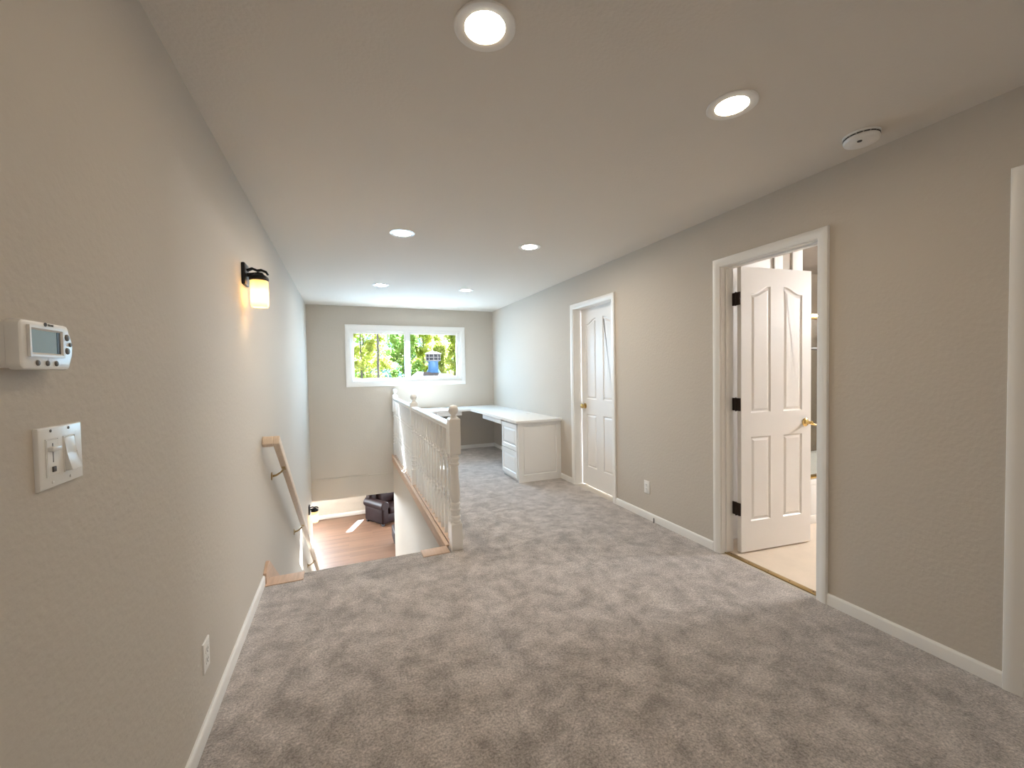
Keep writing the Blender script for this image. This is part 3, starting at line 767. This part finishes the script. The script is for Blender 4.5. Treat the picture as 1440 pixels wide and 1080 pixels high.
# tub
t = thing('bathtub', (4.3, 2.66, 0), 'white bathtub with a plain apron behind the open bathroom door', 'bathtub')
b = MB()
b.box(3.566, 5.095, 2.268, 2.34, 0.001, 0.36, 0.004)
obj('apron', b, 'tub', t)
bm_ = bmesh.new()
lo = [(3.566, 2.262), (5.095, 2.262), (5.095, 3.055), (3.566, 3.055)]
b = MB()
rim = bmesh.new(); rings = []
for ins, z in ((0, 0.335), (0, 0.372), (0.008, 0.380), (0.075, 0.380), (0.085, 0.374), (0.13, 0.16), (0.18, 0.12)):
    rings.append([rim.verts.new((u, v, z)) for u, v in inset(lo, ins)])
for a, c in zip(rings, rings[1:]):
    for k in range(4): rim.faces.new((a[k], a[(k + 1) % 4], c[(k + 1) % 4], c[k]))
rim.faces.new(rings[-1]); bmesh.ops.recalc_face_normals(rim, faces=rim.faces)
obj('basin', b.add(rim), 'tub', t)
obj('toe_strip', MB().box(3.566, 5.095, 2.256, 2.268, 0.002, 0.075, 0.003), 'trim', t)
# shower door
t = thing('shower_door', (4.3, 2.30, 0.38), 'brass framed glass shower door standing on the bathtub rim', 'shower door')
b = MB(); b.box(3.566, 5.09, 2.278, 2.322, 1.755, 1.800, 0.004); b.box(3.566, 5.09, 2.278, 2.322, 0.381, 0.406, 0.004)
b.box(3.566, 3.585, 2.285, 2.315, 0.406, 1.755, 0.003); b.box(5.07, 5.09, 2.285, 2.315, 0.406, 1.755, 0.003)
obj('frame', b, 'brass', t)
for x0, x1, y in ((3.588, 3.845, 2.290), (3.845, 5.068, 2.306)):
    g = obj('panel', MB().box(x0, x1, y - 0.003, y + 0.003, 0.408, 1.752), 'shower_glass', t)
    obj('edge', MB().box(x1 - 0.012, x1, y - 0.006, y + 0.006, 0.408, 1.752, 0.002), 'galv', g)
obj('towel_bar', MB().tube([(3.62, 2.287, 1.50), (3.62, 2.262, 1.50), (3.83, 2.262, 1.50), (3.83, 2.287, 1.50)], 0.014, 10), 'dark', t, label='black towel bar')
# brass threshold
t = thing('threshold_strip', (2.545, 1.838, 0), 'brass threshold strip where carpet meets the bathroom floor', 'threshold')
obj('bar', MB().box(2.528, 2.572, 1.516, 2.160, 0.0, 0.0075, 0.003), 'antique', t)
for y in (1.56, 1.70, 1.84, 1.98, 2.12):
    obj('screw', MB().lathe([(0.004, 0.006), (0.004, 0.0082), (0, 0.0088)], (2.55, y, 0), 'Z', 12), 'bronze', t)
# bathroom vanity light on the side wall (out of this view; its light falls on the open door and the vinyl)
t = thing('wall_vanity_light', (BX1, 1.15, 1.98), 'bathroom vanity light with three glowing globes', 'wall light')
obj('back_bar', MB().box(BX1 - 0.03, BX1 + 0.003, 0.85, 1.45, 1.98, 2.06, 0.006), 'brass', t)
for y in (0.95, 1.15, 1.35):
    obj('globe', MB().lathe([(0, -0.06), (0.03, -0.052), (0.052, -0.03), (0.06, 0), (0.052, 0.03), (0.03, 0.052), (0, 0.06)], (BX1 - 0.085, y, 2.02), 'Z', 24), 'vanity', t)

# ------------------------------------------------------------------ living room below
def sofa():
    t = thing('leather_armchair', (1.0, 11.9, ZL), 'dark brown leather armchair with rolled arms on the wood floor downstairs', 'armchair')
    # local frame: origin at back outer corner of the near arm; u from back to front, v along the sofa
    u = Vector((0.43, -0.71, 0)).normalized(); v = Vector((0.71, 0.43, 0)).normalized()
    m = frame((0.39, 11.95, ZL), u, v, (0, 0, 1)) ; D = 0.83; L = 1.0
    m = frame((0.39, 11.95, ZL), (u.x, u.y, 0), (v.x, v.y, 0), (0, 0, 1))
    obj('base', MB().box(0.06, D - 0.02, 0.10, L - 0.10, 0.06, 0.30, 0.03, 3, m), 'leather', t)
    for v0 in (0.0, L - 0.24):
        b = MB(); b.box(0.02, D - 0.01, v0 + 0.02, v0 + 0.22, 0.05, 0.52, 0.04, 3, m)
        b.lathe([(0, 0), (0.11, 0), (0.125, 0.015), (0.125, D - 0.015), (0.11, D), (0, D)], (0, v0 + 0.11, 0.53), 'X', 28, m)
        obj('arm', b, 'leather', t)
    obj('backrest', MB().box(0.0, 0.24, 0.05, L - 0.05, 0.25, 0.92, 0.08, 4, m), 'leather', t)
    for k in range(1):
        w = L - 0.48; v0 = 0.24
        obj('seat_cushion', MB().box(0.22, D + 0.02, v0 + 0.005, v0 + w - 0.005, 0.28, 0.46, 0.05, 4, m), 'leather', t)
        obj('back_cushion', MB().box(0.16, 0.36, v0 + 0.01, v0 + w - 0.01, 0.44, 0.90, 0.08, 4, m), 'leather', t)
    for uu in (0.05, D - 0.10):
        for vv in (0.04, L - 0.10): obj('foot', MB().box(uu, uu + 0.06, vv, vv + 0.06, 0.001, 0.06, 0.005, 2, m), 'dark', t)
sofa()
t = thing('leather_ottoman', (1.25, 9.95, ZL), 'dark leather ottoman whose edge shows beside the stairwell wall', 'ottoman')
obj('cushion', MB().box(0.955, 1.60, 9.66, 10.26, ZL + 0.10, ZL + 0.42, 0.06, 4), 'leather', t)
for x in (1.02, 1.50):
    for y in (9.74, 10.16): obj('leg', MB().lathe([(0.02, 0.0), (0.03, 0.12), (0, 0.12)], (x, y, ZL), 'Z', 12), 'dark', t)

# ------------------------------------------------------------------ outside
struct('ground_outside', MB().box(-60, 60, YLB + 0.12, 90, ZL - 0.6, ZL - 0.3), 'grass')
# roof of the lower wing with a low cricket that carries the flue
b = MB()
yr, zr = 10.4, 1.20
b.prism([(YB + 0.16, 0.06), (yr, zr), (13.0, 0.06), (13.0, -0.06), (YB + 0.16, -0.10)], frame((0, 0, 0), (0, 1, 0), (0, 0, 1), (1, 0, 0)), LX0 - 0.3, LX1 + 0.4)
cr = bmesh.new()
P = [cr.verts.new(c) for c in ((1.25, 9.9, 1.0), (3.0, 9.9, 1.0), (3.0, 10.9, 1.0), (1.25, 10.9, 1.0), (1.72, 10.3, 1.40), (2.52, 10.3, 1.325), (2.52, 10.6, 1.325), (1.72, 10.6, 1.40))]
for f in ((0, 1, 5, 4), (1, 2, 6, 5), (2, 3, 7, 6), (3, 0, 4, 7), (4, 5, 6, 7), (3, 2, 1, 0)): cr.faces.new([P[k] for k in f])
bmesh.ops.recalc_face_normals(cr, faces=cr.faces); b.add(cr)
struct('roof_outside', b, 'roof')
cx, cy = 2.10, 10.45
t = thing('chimney_flue', (cx, cy, 1.36), 'metal chimney flue tinted with painted sky reflection, with a caged cap on the roof outside the window', 'chimney')
obj('pipe', MB().lathe([(0.185, 1.36), (0.150, 1.42), (0.128, 1.46), (0.125, 1.64), (0.150, 1.655), (0.150, 1.665), (0, 1.665)], (cx, cy, 0), 'Z', 28), 'metal_pipe', t)
cg = obj('spark_cage', MB().lathe([(0.178, 1.665), (0.178, 1.835)], (cx, cy, 0), 'Z', 28), 'cage', t)
b = MB()
for k in range(10):
    a = 2 * PI * k / 10 + 0.2; x, y = cx + 0.184 * math.cos(a), cy + 0.184 * math.sin(a)
    b.tube([(x, y, 1.665), (x, y, 1.84)], 0.011, 8)
for z in (1.672, 1.750, 1.832):
    b.tube([(cx + 0.184 * math.cos(2 * PI * k / 28), cy + 0.184 * math.sin(2 * PI * k / 28), z) for k in range(29)], 0.011, 8, False)
obj('cage_bars', b, 'galv', cg)
obj('hood', MB().lathe([(0.215, 1.838), (0.212, 1.850), (0.100, 1.885), (0, 1.905)], (cx, cy, 0), 'Z', 28), 'galv', t)

def tree(x, y, h, r, mat, label, crown0=0.25, n=2600, kind='broad', leaf=0.16, trunk_r=0.075):
    z0 = ZL - 0.3
    t = thing('tree', (x, y, z0), label, 'tree', 'trees outside the window')
    top = z0 + h
    obj('trunk', MB().tube([(x, y, z0), (x + 0.05, y, z0 + h * 0.5), (x, y, z0 + h * 0.92)], [trunk_r, trunk_r * 0.75, trunk_r * 0.25], 10), 'bark', t)
    b = bmesh.new(); puffs = []
    if kind == 'broad':
        for k in range(60):
            a = R.uniform(0, 2 * PI); q = R.random() ** 0.6; zz = R.uniform(crown0, 1.0)
            env = math.sin(PI * min(1, max(0.05, (zz - crown0) / (1.08 - crown0)))) ** 0.6
            puffs.append((x + r * env * q * math.cos(a), y + r * env * q * math.sin(a), z0 + h * zz, r * R.uniform(0.16, 0.30)))
    else:
        for k in range(90):
            zz = R.uniform(crown0, 1.0); env = r * (1.02 - zz) / (1 - crown0); a = R.uniform(0, 2 * PI); q = R.uniform(0.35, 1.0)
            puffs.append((x + env * q * math.cos(a), y + env * q * math.sin(a), z0 + h * zz - 0.15 * q, max(0.18, env * 0.30)))
    for k in range(n):
        px, py, pz, pr = puffs[k % len(puffs)]
        d = Vector((R.gauss(0, 1), R.gauss(0, 1), R.gauss(0, 0.8))).normalized() * pr * abs(R.gauss(0.75, 0.55))
        c = Vector((px, py, pz)) + d
        nrm = (d.normalized() + Vector((R.uniform(-0.6, 0.6), R.uniform(-0.6, 0.6), R.uniform(-0.2, 0.8)))).normalized()
        u = nrm.orthogonal().normalized(); u = Matrix.Rotation(R.uniform(0, 2 * PI), 3, nrm) @ u; w = nrm.cross(u)
        s = leaf * R.uniform(0.6, 1.3)
        vs = [b.verts.new(c + u * s), b.verts.new(c + w * s * 0.55 + nrm * s * 0.12), b.verts.new(c - u * s), b.verts.new(c - w * s * 0.55 + nrm * s * 0.12)]
        b.faces.new(vs)
    obj('foliage', b, mat, t, smooth=False)
    return t
TR = [
 (0.6, 17.2, 6.9, 1.05, 'leaf_y', 'yellow-green leafy tree filling the left pane beside the thin bare trunk', 0.35, 'broad'),
 (2.7, 20.5, 6.6, 1.0, 'leaf_g', 'mid green leafy tree low in front of the window mullion', 0.35, 'broad'),
 (5.7, 32.0, 13.5, 2.3, 'leaf_b', 'dark blue-green conifer rising behind the chimney flue', 0.10, 'conifer'),
 (3.35, 15.5, 5.5, 0.75, 'leaf_y', 'pointed yellow-green young pine just left of the chimney flue', 0.15, 'conifer'),
 (5.05, 20.0, 7.4, 0.95, 'leaf_y', 'bright yellow-green tree filling the window corner beyond the chimney flue', 0.25, 'broad'),
 (8.3, 21.5, 7.0, 1.2, 'leaf_g', 'mid green tree at the end of the tree line past the window frame', 0.25, 'broad'),
 (1.1, 27.5, 11.5, 2.2, 'leaf_g', 'tall green tree behind the yellow-green one in the left pane', 0.15, 'broad'),
 (4.15, 23.5, 8.6, 1.0, 'leaf_y', 'slender yellow-green tree seen either side of the window mullion', 0.2, 'broad'),
 (8.6, 28.0, 11.5, 2.2, 'leaf_g', 'tall green tree in the upper corner of the pane with the flue', 0.2, 'broad'),
 (-1.6, 21.0, 9.5, 1.9, 'leaf_y', 'yellow-green tree at the edge of the left window pane', 0.2, 'broad'),
 (1.2, 40.0, 17.0, 4.2, 'leaf_b', 'blue-green conifer far behind the left pane trees', 0.06, 'conifer'),
 (10.2, 39.0, 16.0, 4.0, 'leaf_b', 'blue-green conifer far behind the pane with the flue', 0.06, 'conifer'),
 (5.6, 48.0, 19.0, 4.4, 'leaf_b', 'farthest blue-green conifer closing the gap above the mullion', 0.06, 'conifer'),
]
for x, y, h, r, mt, lb, c0, kd in TR:
    tree(x, y, h, r, mt, lb, c0, 7500, kd, 0.10 * (y / 20.0) ** 0.6)
# slim bare trunk
t = thing('bare_tree', (1.02, 14.2, ZL - 0.3), 'slim bare grey trunk standing in the left window pane', 'tree')
obj('trunk', MB().tube([(1.01, 14.2, ZL - 0.3), (1.02, 14.2, 0.5), (1.045, 14.2, 2.2), (1.03, 14.2, 5.2)], [0.06, 0.045, 0.034, 0.015], 10), 'bark', t)
obj('branch', MB().tube([(1.04, 14.2, 2.3), (1.18, 14.2, 2.7), (1.40, 14.1, 3.0)], [0.03, 0.02, 0.008], 8), 'bark', t)

# ------------------------------------------------------------------ light
sc = bpy.context.scene
wd = bpy.data.worlds.new('daylight'); sc.world = wd; wd.use_nodes = True; nt = wd.node_tree; nt.nodes.clear()
sky = nt.nodes.new('ShaderNodeTexSky'); sky.sky_type = 'NISHITA'; sky.sun_disc = False
sky.sun_elevation = math.radians(51.5); sky.sun_rotation = math.atan2(0.37, 0.93); sky.altitude = 300
bg = nt.nodes.new('ShaderNodeBackground'); bg.inputs[1].default_value = 0.35
wo = nt.nodes.new('ShaderNodeOutputWorld'); nt.links.new(sky.outputs[0], bg.inputs[0]); nt.links.new(bg.outputs[0], wo.inputs[0])
def light(name, typ, loc, energy, col, direction=None, **kw):
    l = bpy.data.lights.new(name, typ); l.energy = energy; l.color = col
    for k, v in kw.items(): setattr(l, k, v)
    o = bpy.data.objects.new(name, l); C.objects.link(o); o.location = loc
    if direction is not None: o.rotation_euler = Vector(direction).to_track_quat('-Z', 'Y').to_euler()
    return o
el = math.radians(51.5)
light('sun', 'SUN', (6, 25, 20), 85.0, (0.72, 0.86, 1.0), (-0.37 * math.cos(el), -0.93 * math.cos(el), -math.sin(el)), angle=0.009)
# daylight lamp in the hall window, then added fill lamps out of view
light('window_daylight', 'AREA', (1.0, YB + 0.16, 1.65), 66, (0.36, 0.68, 1.0), (0, -1, -0.55), shape='RECTANGLE', size=1.74, size_y=0.78)
light('living_fill', 'AREA', (LX1 - 0.02, 9.75, ZL + 1.1), 400, (0.85, 0.93, 1.0), (-1, 0, 0), shape='RECTANGLE', size=3.4, size_y=1.9)  # lamp added at the unseen side opening to brighten the lower room
light('rear_fill', 'AREA', (1.0, YREAR + 0.02, 1.3), 13, (1.0, 0.93, 0.84), (0, 1, 0), shape='RECTANGLE', size=2.8, size_y=2.2)  # fill lamp added behind the camera; the rear wall has no window
light('far_wall_fill', 'AREA', (2.75, YLB - 0.05, ZL + 1.28), 200, (0.85, 0.93, 1.0), (-0.35, -1, 0.1), shape='RECTANGLE', size=1.6, size_y=1.5)  # lamp added inside the far wall to throw light into the stairwell
light('corner_fill', 'AREA', (-1.9, YLB - 0.05, ZL + 1.5), 700, (0.80, 0.91, 1.0), (0.3, -1, 0.12), shape='RECTANGLE', size=1.5, size_y=1.0)  # lamp added out of view to brighten the knee wall
# next room behind door 1
struct('floor_next_room', MB().box(XR + WT, 5.0, 3.22, 6.0, -0.1, 0.0), 'carpet')
wall_y('wall_next_side', 3.20, 3.22, XR + WT, 5.0, 0, 2.44, [])
wall_x('wall_next_room', 5.0, 5.1, 3.22, 6.0, 0, 2.44, [])
wall_y('wall_next_far', 6.0, 6.1, XR + WT, 5.0, 0, 2.44, [])
light('next_room_daylight', 'AREA', (4.1, 5.1, 2.40), 150, (0.95, 0.98, 1.0), (0, 0, -1), shape='RECTANGLE', size=1.4, size_y=1.4)

# ------------------------------------------------------------------ camera
f, yaw, pit, rol, h = 577.2804, 0.387, -0.0293, -0.0174, 1.3469
import_p = (f, yaw, pit, rol, h)
fw = Vector((math.sin(yaw) * math.cos(pit), math.cos(yaw) * math.cos(pit), math.sin(pit)))
r0 = Vector((math.cos(yaw), -math.sin(yaw), 0)); u0 = r0.cross(fw)
c, s = math.cos(rol), math.sin(rol)
rr = c * r0 + s * u0; uu = -s * r0 + c * u0
cam = bpy.data.cameras.new('camera'); cam.sensor_fit = 'HORIZONTAL'; cam.sensor_width = 36; cam.lens = f / 1440 * 36
cam.clip_start = 0.02; cam.clip_end = 300
co = bpy.data.objects.new('camera', cam); C.objects.link(co)
co.matrix_world = frame((0, 0, h), rr, uu, -fw)
sc.camera = co
sc.view_settings.view_transform = 'Standard'; sc.view_settings.look = 'None'; sc.view_settings.gamma = 1.0
sc.view_settings.use_curve_mapping = False; sc.view_settings.exposure = 0.19
sc.cycles.use_denoising = True
sc.cycles.max_bounces = 10; sc.cycles.diffuse_bounces = 6; sc.cycles.transparent_max_bounces = 12
sc.cycles.sample_clamp_indirect = 25.0
sc.cycles.caustics_reflective = False; sc.cycles.caustics_refractive = False
for o in list(bpy.data.objects):
    if 'base' in o: del o['base']
    if 'y0' in o: del o['y0']
